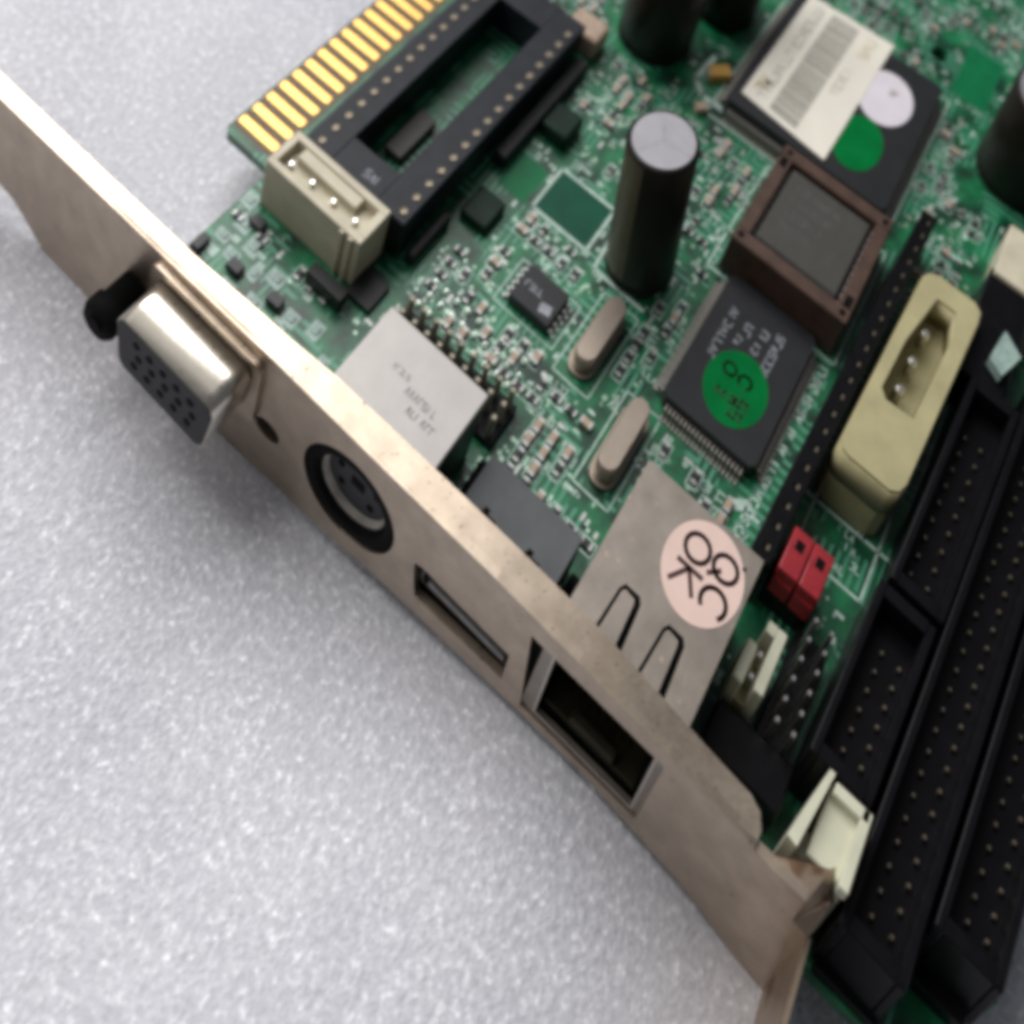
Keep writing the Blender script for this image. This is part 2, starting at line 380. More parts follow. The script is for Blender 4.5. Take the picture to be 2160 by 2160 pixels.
# ---- PS/2 port
mb = MB(); mb.box(-33.3, -18.3, 3.0, 13.2, 0.1, 13.0, 0.25, seg=2)
mb.mats = ['black_plastic']
ps2 = mb.build('keyboard_port', 'black_plastic', card, 'round keyboard port under a pale metal cover')
mb = MB(); mb.box(-33.45, -18.1, 2.6, 13.3, 12.5, 13.15, 0.2, seg=2); mb.box(-33.5, -33.32, 3.0, 13.2, 3, 12.6); mb.build('metal_cover', 'frosted_metal', ps2)
mb = MB()
mb.lathe(-25.6, 0, [(6.85, 3.0), (6.85, 0.25), (5.2, 0.25), (5.2, 2.9)], 40, 'cavity_black', True, axis='y', z=3.6)
mb.lathe(-25.6, 0, [(4.9, 4.0), (4.9, 0.9), (4.45, 0.9), (4.45, 4.5)], 40, 'dull_lead', True, axis='y', z=3.6)
mb.lathe(-25.6, 0, [(6.8, 2.9), (0, 2.9)], 40, 'cavity_black', True, axis='y', z=3.6)
mb.lathe(-25.6, 0, [(4.4, 1.6), (0, 1.6)], 40, 'socket_grey', True, axis='y', z=3.6)
mb.build('socket_ring', None, ps2)
mb = MB(); mb.box(-26.6, -24.6, 1.55, 1.75, 3.0, 4.6, 0.02); mb.build('key_slot', 'cavity_black', ps2)
for a in (20, 60, 120, 160, 220, 320):
    mb = MB(); mb.prism(ellipse(-25.6 + 2.9 * math.cos(math.radians(a)), 3.6 + 2.9 * math.sin(math.radians(a)), 0.5, 0.5, 8), 1.5, 1.58, axis='y'); mb.build('pin_hole', 'cavity_black', ps2)
def glyphs(mb, x, y, dx, dy, n, h, wd, z, rng, gap=0.25, mt=None):
    """row of small unreadable print along unit (dx,dy)"""
    ux, uy = -dy, dx; px, py = x, y
    for _ in range(n):
        cw = h * rng.uniform(0.45, 0.7)
        def T(a, b): return (px + dx * a * cw + ux * b * h, py + dy * a * cw + uy * b * h)
        seg = rng.choice([[(0,0),(0,1),(1,1)], [(0,0),(0,1)], [(0,1),(1,1),(1,0),(0,0)], [(0,0),(1,0),(1,.5),(0,.5),(0,1),(1,1)], [(0,0),(.5,1),(1,0)], [(0,1),(0,0),(1,0)]])
        mb.stroke([T(*q) for q in seg], wd, z, mt)
        px += dx * cw * (1 + gap) + dx * wd; py += dy * cw * (1 + gap) + dy * wd
rng = random.Random(3)
mb = MB(); glyphs(mb, -25.9, 7.3, 1, 0, 7, 0.75, 0.16, 13.152, rng); glyphs(mb, -24.5, 5.9, 1, 0, 6, 0.7, 0.18, 13.152, rng)
glyphs(mb, -28.8, 8.4, 1, 0, 5, 0.6, 0.10, 13.152, rng)
mb.build('printed_text', 'metal_stamp', ps2)

uh = MB(); uh.box(-35.2, -16.6, 15.2, 20.6, 0, 1.2, 0.1, 'header_plastic'); uh_o = uh.build('upright_pin_header', None, card, 'rows of short upright pins right behind the pale keyboard port')
uh = MB(); uh.box(-.34, .34, -.34, .34, 1.1, 5.0, 0.12, 'tarnished_pin'); um = uh.mesh('pin')
for r_ in range(3):
    for k in range(9): link('pin', um, uh_o, (-34.2 + 2.08 * k, 16.0 + 1.9 * r_, 0))

# ---- USB port
mb = MB(); mb.box(-14.95, -1.85, 1.0, 11.9, 6.6, 7.3, 0.15, 'usb_grey', 2); mb.box(-14.95, -14.5, 1.0, 11.9, 0.1, 6.6, 0, 'usb_grey'); mb.box(-2.3, -1.85, 1.0, 11.9, 0.1, 6.6, 0, 'usb_grey')
mb.box(-14.5, -2.3, 11.4, 11.9, 0.1, 6.6, 0, 'usb_grey'); mb.box(-14.9, -1.9, 1.0, 11.8, -0.0, 0.12, 0, 'tin')
usb = mb.build('usb_port', None, card, 'flat USB port with a grey top')
mb = MB(); mb.box(-13.6, -3.0, 0.5, 9, 1.5, 2.2, 0.1); mb.build('tongue', 'metal_stamp', usb)
mb = MB(); mb.box(-15.8, -1.8, 3.2, 11, -1.5, 6.5); mb.box(-15.9, -1.8, 0.95, 3.2, -1.5, -1.3); mb.box(-15.9, -1.8, 0.95, 3.2, 4.9, 5.2); mb.build('cavity', 'cavity_black', usb)
for x in (-11.4, -5.2):
    mb = MB(); mb.box(x - 1.25, x + 0.9, 5.6, 6.9, 7.302, 7.34); mb.box(x - 1.0, x - 0.3, 6.8, 7.4, 7.302, 7.34); mb.build('retaining_notch', 'cavity_black', usb)

# ---- RJ45 port
def slot(cx):
    o = [(cx - 1.75, 2.6), (cx - 1.35, 7.9), (cx - .95, 8.55), (cx + .85, 8.55), (cx + 1.3, 8.0), (cx + 1.75, 2.6)]
    i = [(cx + 0.95, 2.6), (cx + 0.65, 7.5), (cx + .5, 8.0), (cx - .75, 8.15), (cx - 1.0, 7.8), (cx - 1.35, 2.6)]
    return o + i
mb = MB(); mb.prism([(0.35, 0.35), (15.65, 0.35), (15.65, 19.7), (0.35, 19.7)], 13.0, 13.4, holes=[slot(5.35), slot(10.85)])
mb.box(0.35, 0.75, 0.35, 19.7, 0.1, 13.0); mb.box(15.25, 15.65, 0.35, 19.7, 0.1, 13.0); mb.box(0.75, 15.25, 19.3, 19.7, 0.1, 13.0)
mb.prism([(0.35, 13.0), (15.65, 13.0), (15.65, -0.6), (0.35, -1.2)], 0.30, 0.65, axis='y', holes=[[(1.8, 11.3), (14.1, 11.3), (14.3, 0.35), (2.1, -0.1)]])
rj = mb.build('network_port', 'tin', card, 'square network port in a dull metal shield with two spring tabs')
mb = MB(); mb.box(0.8, 15.2, 12.0, 19.2, 0.1, 12.6); mb.box(0.8, 15.2, 1.0, 12.0, 11.7, 12.6); mb.box(0.8, 15.2, 1.0, 12.0, 0.1, 0.25); mb.box(0.8, 2.0, 1.0, 12, 0.2, 11.8); mb.box(14.0, 15.2, 1.0, 12, 0.2, 11.8)
mb.box(-1.6, 0.32, 1.0, 3.2, -1.55, 11.6); mb.box(-1.6, 15.5, 1.0, 12.2, -1.6, -1.4); mb.box(-1.5, 15.5, 4.0, 12, -1.5, 0.1)
mb.build('plug_cavity', 'cavity_black', rj)
mb = MB(); mb.box(-0.12, 0.12, 0, 6.5, 0, 0.2); cm = mb.mesh('contact', 'gold')
for k in range(8): link('contact', cm, rj, (4.4 + 1.02 * k, 3.0, 1.1))
mb = MB(); mb.prism(ellipse(10.6, 14.5, 4.65, 4.7, 40), 13.405, 13.46)
pink = mb.build('round_sticker', 'paper_pink', rj, 'pale pink round sticker reading QC OK in dark ink')
mb = MB(); Z = 13.462; W = 0.48
def T(cx, cy):                       # text runs towards -Y, glyph up is +X
    return lambda a, b: (cx + b, cy - a)
def ring(T_, rx, ry, a0, a1, n=18): return [T_(rx * math.cos(math.radians(a0 + (a1-a0)*k/n)), ry * math.sin(math.radians(a0 + (a1-a0)*k/n))) for k in range(n + 1)]
mb.stroke(ring(T(9.1, 16.0), 1.3, 1.45, 0, 360), W, Z)
t = T(9.3, 13.2); mb.stroke([t(-0.75, 1.45), t(-0.75, -1.5)], W, Z); mb.stroke([t(1.25, 1.3), t(-0.7, -0.1), t(1.3, -1.5)], W, Z)
mb.stroke(ring(T(12.5, 16.3), 1.2, 1.4, 0, 360), W, Z); t = T(12.6, 16.2); mb.stroke([t(0.4, -0.5), t(1.35, -1.55)], W, Z)
mb.stroke(ring(T(12.8, 12.9), 1.3, 1.45, 50, 310), W, Z); mb.stroke(ring(T(14.2, 17.6), 0.12, 0.12, 0, 360, 6), 0.2, Z)
o = mb.build('handwriting', 'ink', rj)

mb = MB(); fr_o = [(1.55, 11.55), (14.35, 11.55), (14.55, 0.1), (1.85, -0.35)]; mb.prism(fr_o, 0.12, 0.32, axis='y', holes=[[(1.8, 11.3), (14.1, 11.3), (14.3, 0.35), (2.1, -0.1)]]); mb.build('front_rim', 'bright_tin', rj)
mb = MB(); mb.box(2.4, 13.9, 1.2, 9, 0.3, 0.9, 0.1); mb.box(5.5, 11, 1.1, 2.0, 0.8, 2.2, 0.1); mb.build('latch_floor', 'latch_olive', rj)

# ---- capacitors
def capacitor(x, y, r, h, label, tilt=(0, 0), olive=True):
    mb = MB()
    mb.lathe(0, 0, [(0, 0), (r - .3, 0), (r, .4), (r, 1.0), (r - .28, 1.5), (r, 2.0), (r, h - .5), (r - .25, h - .08), (r - .6, h), (r - .65, h - 0.12), (0, h - 0.12)], 48, 'cap_sleeve', True)
    o = mb.build('capacitor', None, card, label); o.location = Vector((x, y, 0)) * S; o.rotation_euler = (tilt[0], tilt[1], 0)
    t = MB(); t.cyl(0, 0, h - 0.3, h + 0.02, r - 0.62, 40); tp = t.build('vent_top', 'cap_top', o)
    g = MB()
    for a in (0, 2.094, 4.189): g.rect((r*.42) * math.cos(a), (r*.42) * math.sin(a), r * .8, 0.2, h + 0.021, a, None, 0.012)
    g.build('vent_groove', 'metal_stamp', o)
    if olive:
        s_ = MB(); n = 10
        for k in range(n):
            a0 = 3.75 + 0.95 * k / n; a1 = 3.75 + 0.95 * (k + 1) / n
            R_ = r + 0.02
            s_.quad([(R_ * math.cos(a0), R_ * math.sin(a0), 2.1), (R_ * math.cos(a1), R_ * math.sin(a1), 2.1), (R_ * math.cos(a1), R_ * math.sin(a1), h - .5), (R_ * math.cos(a0), R_ * math.sin(a0), h - .5)])
        s_.build('polarity_stripe', 'cap_olive', o)
    return o
capacitor(-14.3, 46.3, 5.0, 24.3, 'tall black capacitor with a silver top between the crystal and the long socket', (0, math.radians(-7.3)))
capacitor(-33.3, 80.5, 6.4, 20, 'black capacitor at the top edge behind the long socket', olive=False)
capacitor(-27, 94.5, 5.6, 20, 'second black capacitor at the top edge', olive=False)
capacitor(26.8, 100.5, 6.8, 19, 'wide black capacitor at the right edge of the picture', olive=False)
capacitor(29, 128, 6.3, 19, 'black capacitor in the far right corner', olive=False)

# ---- long DIP socket
dip_rot = 0.0
mb = MB()
mb.box(-59.4, -54.2, 24.4, 67.5, 1.2, 7.5, 0.2, 'dip_plastic'); mb.box(-45.9, -40.6, 24.4, 67.5, 1.2, 7.5, 0.2, 'dip_plastic')
mb.box(-54.25, -45.85, 24.45, 29.2, 1.25, 7.45, 0, 'dip_plastic'); mb.box(-54.25, -45.85, 62.0, 67.4, 1.25, 7.45, 0, 'dip_plastic')
dip = mb.build('long_chip_socket', None, card, 'long empty black socket with a row of contacts down each side')
mb = MB(); mb.lathe(0, 0, [(0, 0), (0.55, 0), (0.55, 0.14), (0.36, 0.18), (0.3, 0.05), (0, 0.05)], 12); pm = mb.mesh('socket_contact', 'dull_pin')
mb = MB(); mb.box(-0.28, 0.28, -0.2, 0.2, 0, 1.3); lg = mb.mesh('leg', 'pin_metal')
for k in range(16):
    for x in (-57.2, -41.95):
        link('socket_contact', pm, dip, (x, 25.9 + 2.54 * k, 7.5)); link('leg', lg, dip, (x, 25.9 + 2.54 * k, 0))
mb = MB(); mb.box(-52.4, -49.4, 34.5, 42.5, 0.1, 1.8, 0.1); mb.build('memory_chip', 'grey_chip', dip)
mb = MB(); glyphs(mb, -49.6, 26.0, 1, 0, 3, 1.1, 0.2, 7.46, rng); mb.build('moulded_mark', 'print_grey', dip)

# ---- cream wafer connector (power)
mb = MB(); x0, x1, y0, y1, h = -60.0, -42.7, 18.2, 24.0, 9.0
mb.box(x0, x1, y0, y0 + 1.0, 0, h, 0.12, 'cream_plastic'); mb.box(x0, x1, y1 - 1.0, y1, 0, h, 0.12, 'cream_plastic')
mb.box(x0, x0 + 1.1, y0 + 0.9, y1 - 0.9, 0, h - 0.01, 0.1, 'cream_plastic'); mb.box(x1 - 1.3, x1, y0 + 0.9, y1 - 0.9, 0, h - 0.01, 0.1, 'cream_plastic')
mb.box(x0 + 0.5, x1 - 0.5, y0 + 0.6, y1 - 0.6, 0, 7.2, 0, 'cream_plastic')
mb.box(x0 + 2.6, x1 - 3.9, y1 - 2.6, y1 - 0.9, 0, h - 0.35, 0.1, 'cream_plastic')
mb.box(x1 - 3.4, x1 - 2.7, y0 - 0.35, y0 + 0.2, 0.0, h - 0.2, 0.08, 'cream_plastic'); mb.box(x1 - 1.9, x1 - 1.2, y0 - 0.35, y0 + 0.2, 0.0, h - 0.2, 0.08, 'cream_plastic')
waf = mb.build('power_connector', None, card, 'cream plastic power connector standing beside the long black socket')
mb = MB(); mb.box(-0.32, 0.32, -0.32, 0.32, 6.5, 8.6, 0.1); pp = mb.mesh('pin', 'pin_metal')
for k in range(4): link('pin', pp, waf, (-57.6 + 2.54 * 1.55 * k, 20.6, -0.6))

# ---- SOIC
def soic(x0, x1, y0, y1, h, label, n, axis='y', body='chip_black', lead=1.0, lh=0.9, pw=0.42, name='small_chip'):
    mb = MB(); mb.box(x0, x1, y0, y1, 0.15, h, 0.15, body)
    o = mb.build(name, None, card, label)
    mb = MB()
    if axis == 'y':
        mb.box(0, lead * .45, -pw/2, pw/2, lh - .15, lh); mb.box(lead * .4, lead * .55, -pw/2, pw/2, 0.05, lh); mb.box(lead * .5, lead, -pw/2, pw/2, 0.03, 0.18)
    else:
        mb.box(-pw/2, pw/2, 0, lead * .45, lh - .15, lh); mb.box(-pw/2, pw/2, lead * .4, lead * .55, 0.05, lh); mb.box(-pw/2, pw/2, lead * .5, lead, 0.03, 0.18)
    lm = mb.mesh('lead', 'solder')
    for k in range(n):
        t = (k + 0.5) / n
        if axis == 'y':
            yy = y0 + (y1 - y0) * t; link('lead', lm, o, (x1, yy, 0)); link('lead', lm, o, (x0, yy, 0), PI)
        else:
            xx = x0 + (x1 - x0) * t; link('lead', lm, o, (xx, y1, 0)); link('lead', lm, o, (xx, y0, 0), PI)
    return o
so = soic(-25.7, -19.1, 30.0, 35.3, 1.9, 'small black chip with a white smudge of print beside the tall capacitor', 5)
mb = MB(); mb.rect(-20.7, 31.6, 1.7, 1.3, 1.905, 0.2); glyphs(mb, -24.8, 32.4, 1, 0, 4, 0.8, 0.2, 1.905, rng); mb.build('printed_text', 'print_grey', so)
soic(-30.8, -21.8, 43.2, 49.6, 0.9, 'green covered chip pad area', 6, body='pcb', lead=0.9, lh=0.5) if False else None

# ---- crystals
def crystal(x0, x1, y0, y1, h, label):
    mb = MB(); r = (x1 - x0) / 2 - .02
    mb.prism(roundrect(x0 - .45, x1 + .45, y0 - .45, y1 + .45, r + .4, 8), 0.25, 0.7, smooth=True)
    pts = roundrect(x0, x1, y0, y1, r, 10); mb.prism(pts, 0.6, h - .3, smooth=True)
    cx, cy = (x0+x1)/2, (y0+y1)/2
    pt2 = [(cx + (a-cx) * .9, cy + (b-cy) * .96) for a, b in pts]
    va = [mb.bm.verts.new((a, b, h - .3)) for a, b in pts]; vb = [mb.bm.verts.new((a, b, h)) for a, b in pt2]
    for k in range(len(va)): mb.bm.faces.new((va[k], va[(k+1) % len(va)], vb[(k+1) % len(va)], vb[k])).smooth = True
    mb.bm.faces.new(vb)
    mb.build('crystal_can', 'crystal_can', card, label)
crystal(-14.7, -11.7, 28.9, 38.6, 3.6, 'tan metal crystal can nearer the tall capacitor')
crystal(-5.5, -2.7, 20.8, 30.4, 3.6, 'tan metal crystal can next to the metal network port')

# ---- QFP chip with green dot
def qfp(x0, x1, y0, y1, h, nx, ny, label, lead=1.5, mt='chip_black', lm='dull_lead', cut=0.7):
    mb = MB(); pts = [(x0+cut, y0), (x1-cut, y0), (x1, y0+cut), (x1, y1-cut), (x1-cut, y1), (x0+cut, y1), (x0, y1-cut), (x0, y0+cut)]
    mb.prism(pts, 0.3, h, mt); mb.prism([(x0 + (a - x0) * .985 + .1, y0 + (b - y0) * .985 + .1) for a, b in pts], h, h + .02, mt)
    o = mb.build('flat_chip', None, card, label)
    pit = (x1 - x0 - 2) / nx; pw = min(pit, (y1 - y0 - 2) / ny) * .52
    mb = MB(); mb.box(0, lead * .4, -pw/2, pw/2, h*.5-.1, h*.5+.05); mb.box(lead * .35, lead * .5, -pw/2, pw/2, .05, h*.5); mb.box(lead * .45, lead, -pw/2, pw/2, .03, .2)
    me_ = mb.mesh('lead', lm)
    for k in range(nx):
        x = x0 + 1 + (x1 - x0 - 2) * (k + .5) / nx
        link('lead', me_, o, (x, y1, 0), PI/2); link('lead', me_, o, (x, y0, 0), -PI/2)
    for k in range(ny):
        y = y0 + 1 + (y1 - y0 - 2) * (k + .5) / ny
        link('lead', me_, o, (x1, y, 0), 0); link('lead', me_, o, (x0, y, 0), PI)
    return o
q = qfp(-2.9, 10.9, 33.0, 52.6, 2.6, 20, 30, 'square flat black chip wearing a green dot sticker', 1.5)
mb = MB(); mb.prism(ellipse(4.6, 39.6, 4.35, 4.75, 40), 2.625, 2.68); mb.build('green_sticker', 'paper_green', q, 'round green sticker with dark print on the flat chip')
mb = MB()
mb.stroke(ring(T(2.9, 41.2), .8, .9, 30, 400), .38, 2.682); mb.stroke(ring(T(5.3, 41.0), .8, .9, 30, 330), .38, 2.682)
glyphs(mb, 5.2, 38.9, 0, -1, 2, 1.6, 0.4, 2.682, rng); glyphs(mb, 2.4, 37.6, 1, 0, 4, 0.9, 0.3, 2.682, rng); mb.build('sticker_print', 'ink_green', q)
mb = MB(); glyphs(mb, -0.6, 48.4, 0, -1, 8, 1.0, 0.22, 2.625, rng)
glyphs(mb, 2.0, 47.8, 0, -1, 2, 1.0, 0.25, 2.625, rng); glyphs(mb, 4.2, 48.5, 0, -1, 2, 1.0, 0.25, 2.625, rng); glyphs(mb, 6.2, 49.4, 0, -1, 7, 1.0, 0.22, 2.625, rng)
glyphs(mb, 1.6, 45.6, 0, -1, 2, .8, 0.22, 2.625, rng); glyphs(mb, 4.1, 46.2, 0, -1, 2, .8, 0.22, 2.625, rng)
mb.build('printed_text', 'print_grey', q)

# ---- brown PLCC socket, socketed chip is a thing of its own
mb = MB(); x0, x1, y0, y1, h = -5.3, 13.2, 53.4, 72.0, 7.6
for a in ((x0, x1, y0, y0 + 2.1), (x0, x1, y1 - 2.1, y1), (x0, x0 + 2.1, y0 + 2.0, y1 - 2.0), (x1 - 2.1, x1, y0 + 2.0, y1 - 2.0)):
    mb.box(*a, 0.2, h, 0.18, 'brown_plastic')
mb.box(x0 + 1.5, x1 - 1.5, y0 + 1.5, y1 - 1.5, 0.3, 4.2, 0, 'cavity_black')
for cx, cy in ((x0 + 1.0, y1 - 3.2), (x1 - 1.0, y0 + 3.0)): mb.box(cx - .55, cx + .55, cy - .9, cy + .9, h, h + .015, 0, 'cavity_black')
for k in range(4): mb.cyl([x0+1.1, x1-1.1, x0+1.1, x1-1.1][k], [y0+1.1, y0+1.1, y1-1.1, y1-1.1][k], h, h + .02, .5, 12, 'cavity_black')
sock = mb.build('brown_chip_socket', None, card, 'brown plastic square socket holding a grey chip')
mb = MB(); mb.box(-.35, .35, -.12, .12, 0, 3.0); cmz = mb.mesh('spring_contact', 'pin_metal')
for k in range(11):
    t = -4.1 + (14.6) * 0 + 1.27 * k
    link('spring_contact', cmz, sock, (x0 + 2.9 + 1.27 * k, y0 + 2.2, 3.2)); link('spring_contact', cmz, sock, (x0 + 2.9 + 1.27 * k, y1 - 2.2, 3.2))
    link('spring_contact', cmz, sock, (x0 + 2.2, y0 + 2.9 + 1.27 * k, 3.2), PI/2); link('spring_contact', cmz, sock, (x1 - 2.2, y0 + 2.9 + 1.27 * k, 3.2), PI/2)
rom = thing('socketed_chip', 'grey square memory chip seated inside the brown socket', 'chip', (4, 62.7, 4.3))
mb = MB(); mb.box(-6.6, 6.6, -6.7, 6.7, 0, 2.9, 0.35); rb = mb.build('chip_body', 'grey_chip', rom)
mb = MB()
for k in range(4): glyphs(mb, -4.6, 3.6 - 2.2 * k, 1, 0, 9 - k, 1.0, 0.12, 2.902, rng)
mb.build('printed_text', 'usb_grey', rom)

# ---- big chip with paper label
big = qfp(-17.2, 11.4, 75.6, 104.2, 3.7, 44, 44, 'large black flat chip half hidden under a white barcode label', 1.5)
def ql(u, v):     # label coordinates 0..1 along its length/width
    a, b, c, d = Vector((-15.6, 78.0)), Vector((0.3, 76.6)), Vector((1.1, 105.8)), Vector((-15.2, 104.8))
    return tuple((1-u)*(1-v)*a + u*(1-v)*b + u*v*c + (1-u)*v*d)
mb = MB(); mb.prism([ql(0, 0), ql(1, 0), ql(1, 1), ql(0, 1)], 3.96, 4.03); lab = mb.build('paper_label', 'paper_white', big, 'off-white rectangular barcode label')
mb = MB(); v_ = 0.045
while v_ < 0.955:
    t = rng.choice((0.006, 0.010, 0.014)); p, q_ = ql(.31, v_), ql(.62, v_); mb.stroke([p, q_], 29 * t, 4.035, 'ink_grey', 0.015); v_ += t + rng.choice((0.004, 0.006))
mb.build('barcode', None, big)
mb = MB(); a = ql(.09, .97); glyphs(mb, a[0] + .4, a[1] - 1, 0, -1, 20, 1.5, 0.28, 4.035, rng, 0.12, 'ink_grey_faint')
a = ql(.74, .93); glyphs(mb, a[0], a[1], 0, -1, 4, 1.6, 0.25, 4.035, rng, 0.2, 'ink_tan'); a = ql(.70, .62); glyphs(mb, a[0], a[1], 0, -1, 6, 1.3, 0.22, 4.035, rng, 0.2, 'ink_grey_faint')
a = ql(.08, .20); glyphs(mb, a[0], a[1], 0, -1, 2, 1.8, 0.5, 4.035, rng, 0.12, 'ink_tan')
mb.build('label_print', None, big)
mb = MB(); mb.prism(ellipse(3.9, 94.6, 4.7, 5.6, 36), 3.88, 3.95); mb.build('white_dot_sticker', 'paper_round', big, 'round lilac-white sticker poking out from under the label')
mb = MB(); glyphs(mb, 4.0, 95.8, 1, 0, 2, 1.0, 0.3, 3.952, rng); mb.build('dot_print', 'ink_grey', big)
mb = MB(); mb.prism(ellipse(3.4, 83.6, 4.0, 5.4, 36), 3.74, 3.81); mb.build('green_dot_sticker', 'paper_green', big, 'round green sticker beside the barcode label')

# ---- long black pin strip
mb = MB(); mb.box(-1.25, 1.25, 0, 54, 0, 8.3, 0.12, 'header_plastic')
strip = mb.build('pin_strip', None, card, 'long thin black strip socket between the chips and the yellowed connector')
strip.location = Vector((15.35, 22.5, 0)) * S; strip.rotation_euler = (0, 0, -0.034)
mb = MB(); mb.box(-.42, .42, -.42, .42, 0, .03); hm = mb.mesh('contact_hole', 'cavity_black')
mb = MB(); mb.box(-.16, .16, -.3, .3, 0, .1); hm2 = mb.mesh('contact', 'dull_pin')
for k in range(21):
    link('contact_hole', hm, strip, (0, 1.4 + 2.54 * k, 8.3)); link('contact', hm2, strip, (0.3, 1.4 + 2.54 * k, 8.3))

# ---- yellowed power connector (3 pins in an oval pocket)
mb = MB(); c = 1.5
out = [(18.0, 38.6), (18.5, 37.7), (19.4, 37.4), (25.2, 37.3), (26.3, 37.9), (26.8, 39.2), (28.2, 64.6), (28.0, 66.2), (27.0, 67.0), (21.2, 67.1), (20.0, 66.5), (19.4, 65.4)]
pocket = [(20.0, 47.6), (21.0, 46.6), (24.9, 46.8), (25.9, 60.5), (25.0, 63.6), (22.2, 63.6), (20.5, 55.5)]
mb.prism(out, 0.1, 5.0, 'olive_plastic'); mb.prism(out, 5.0, 9.6, 'olive_plastic', smooth=True, holes=[pocket]); mb.prism([(a*.97+.69, b*.985+.78) for a, b in out], 9.6, 10.0, 'olive_plastic', holes=[pocket])
mol = mb.build('drive_power_connector', None, card, 'yellowed plastic connector with three pins in a long pocket')
mb = MB(); mb.lathe(0, 0, [(0, 0), (.7, 0), (.7, 2.4), (.4, 2.9), (0, 2.9)], 14); pmz = mb.mesh('pin', 'pin_metal')
for y in (50.0, 54.4, 59.0): link('pin', pmz, mol, (22.2 + (y - 50) * .04, y, 6))

# ---- red jumpers
for k, lb in enumerate(('red plastic jumper nearer the metal network port', 'red plastic jumper on the side away from the network port')):
    j = thing('jumper', lb, 'jumper', (18.75 + 2.65 * k, 25.6, 0), 'red jumpers side by side')
    mb = MB(); mb.box(-1.28, 1.28, -2.3, 2.6, 3.2, 8.0, 0.2, 'red_plastic', 2); mb.box(-1.1, 1.1, -2.45, -2.25, 3.4, 6.2, 0.05, 'red_plastic')
    b_ = mb.build('cap_body', None, j)
    mb = MB(); mb.box(-.5, .5, .4, 1.5, 8.002, 8.04, 0, 'cavity_black'); mb.build('window_hole', None, j)
mb = MB(); mb.box(17.3, 22.9, 23.4, 28.2, 0, 3.1, 0.1, 'header_plastic')
jb = mb.build('jumper_header', None, card)

# ---- small ivory two-pin connector beside the network port
mb = MB(); mb.box(17.6, 18.9, 12.0, 16.0, 0, 7.6, 0.3, 'ivory_plastic', 2); mb.box(20.0, 21.2, 12.2, 18.5, 0, 8.0, 0.2, 'ivory_plastic', 2)
mb.box(18.9, 20.0, 17.3, 18.45, 0, 8.0, 0.1, 'ivory_plastic', 2); mb.box(18.6, 20.2, 12.2, 17.6, 0, 4.0, 0, 'olive_plastic')
sc = mb.build('two_pin_connector', None, card, 'small ivory two-pin connector beside the metal network port')
for y in (13.8, 16.0): link('pin', pp, sc, (19.45, y, -2.2))

# ---- ivory latch connector at the bracket end
mb = MB()
mb.prism([(27.3, 2.9), (28.4, 2.7), (29.5, 9.6), (28.9, 9.6)], 0.3, 12.3, 'ivory_plastic')
mb.box(29.6, 33.9, 3.5, 9.3, 0.3, 10.9, 0.15, 'ivory_plastic'); mb.box(29.9, 33.7, 8.3, 9.3, 10.8, 12.1, 0.1, 'ivory_plastic'); mb.box(32.9, 33.9, 2.9, 9.3, 10.6, 12.1, 0.1, 'ivory_plastic'); mb.box(28.2, 30.0, 3.5, 5.5, 0.3, 9.5, 0, 'ivory_plastic')
mb.build('latched_connector', None, card, 'ivory connector with an upright latch beside the end of the bracket')

# ---- bare pin header
mb = MB(); mb.box(22.2, 26.2, 10.2, 22.8, 0, 2.4, 0.1, 'header_plastic'); ph_ = mb.build('bare_pin_header', None, card, 'double row of bare pins between the ivory connector and the black box headers')
mb = MB(); mb.box(-.25, .25, -.25, .25, 2.3, 8.2, 0.08); bp = mb.mesh('pin', 'pin_metal')
for k in range(6):
    for x in (23.2, 25.15): link('pin', bp, ph_, (x, 11.6 + 2.0 * k, 0))

mb = MB(); mb.box(17.6, 26.9, 6.8, 11.2, 0, 4.6, 0.3, 'header_plastic', 2); mb.build('low_shade_block', None, card)  # added black box, stands in for the shade between port and headers

# ---- black box headers
def box_header(x, y, L, Wd, rot, label, pins_x, pitch, h=9.0, wall=1.0, key=True, keyhole=True):
    mb = MB()
    mb.box(0, wall, 0, L, 0, h, 0.2, 'header_plastic', 2); mb.box(Wd - wall, Wd, 0, L, 0, h, 0.2, 'header_plastic')
    mb.box(wall - .05, Wd - wall + .05, 0, wall * 1.4, 0, h - .02, 0.1, 'header_plastic'); mb.box(wall - .05, Wd - wall + .05, L - wall * 1.4, L, 0, h - .02, 0.1, 'header_plastic')
    mb.box(wall - .1, Wd - wall + .1, .5, L - .5, 0, 5.6, 0, 'header_plastic')
    o = mb.build('box_header', None, card, label); o.location = Vector((x, y, 0)) * S; o.rotation_euler = (0, 0, rot)
    n = int((L - 2 * wall * 1.4 - 3.0) / pitch)
    for k in range(n):
        for px in pins_x: link('pin', bph, o, (px, wall * 1.4 + 2.2 + pitch * k, 0))
    return o
mb = MB(); mb.box(-.22, .22, -.22, .22, 2.5, 6.2, 0.08); bph = mb.mesh('pin', 'dull_pin')
box_header(28.5, 30.2, 28, 6.9, -0.045, 'black box header behind the small one, beside the yellowed connector', (2.2, 4.4), 2.3)
box_header(26.9, 11.3, 18.2, 7.2, -0.045, 'short black box header nearest the bracket end', (3.2, 5.4), 2.0)
box_header(34.3, 2.2, 62, 7.1, -0.045, 'long black box header in the middle of the right side', (2.9, 5.1), 2.1)
box_header(42.2, 7.6, 44, 7.1, -0.045, 'black box header along the right edge of the board', (3.2, 5.3), 2.1)
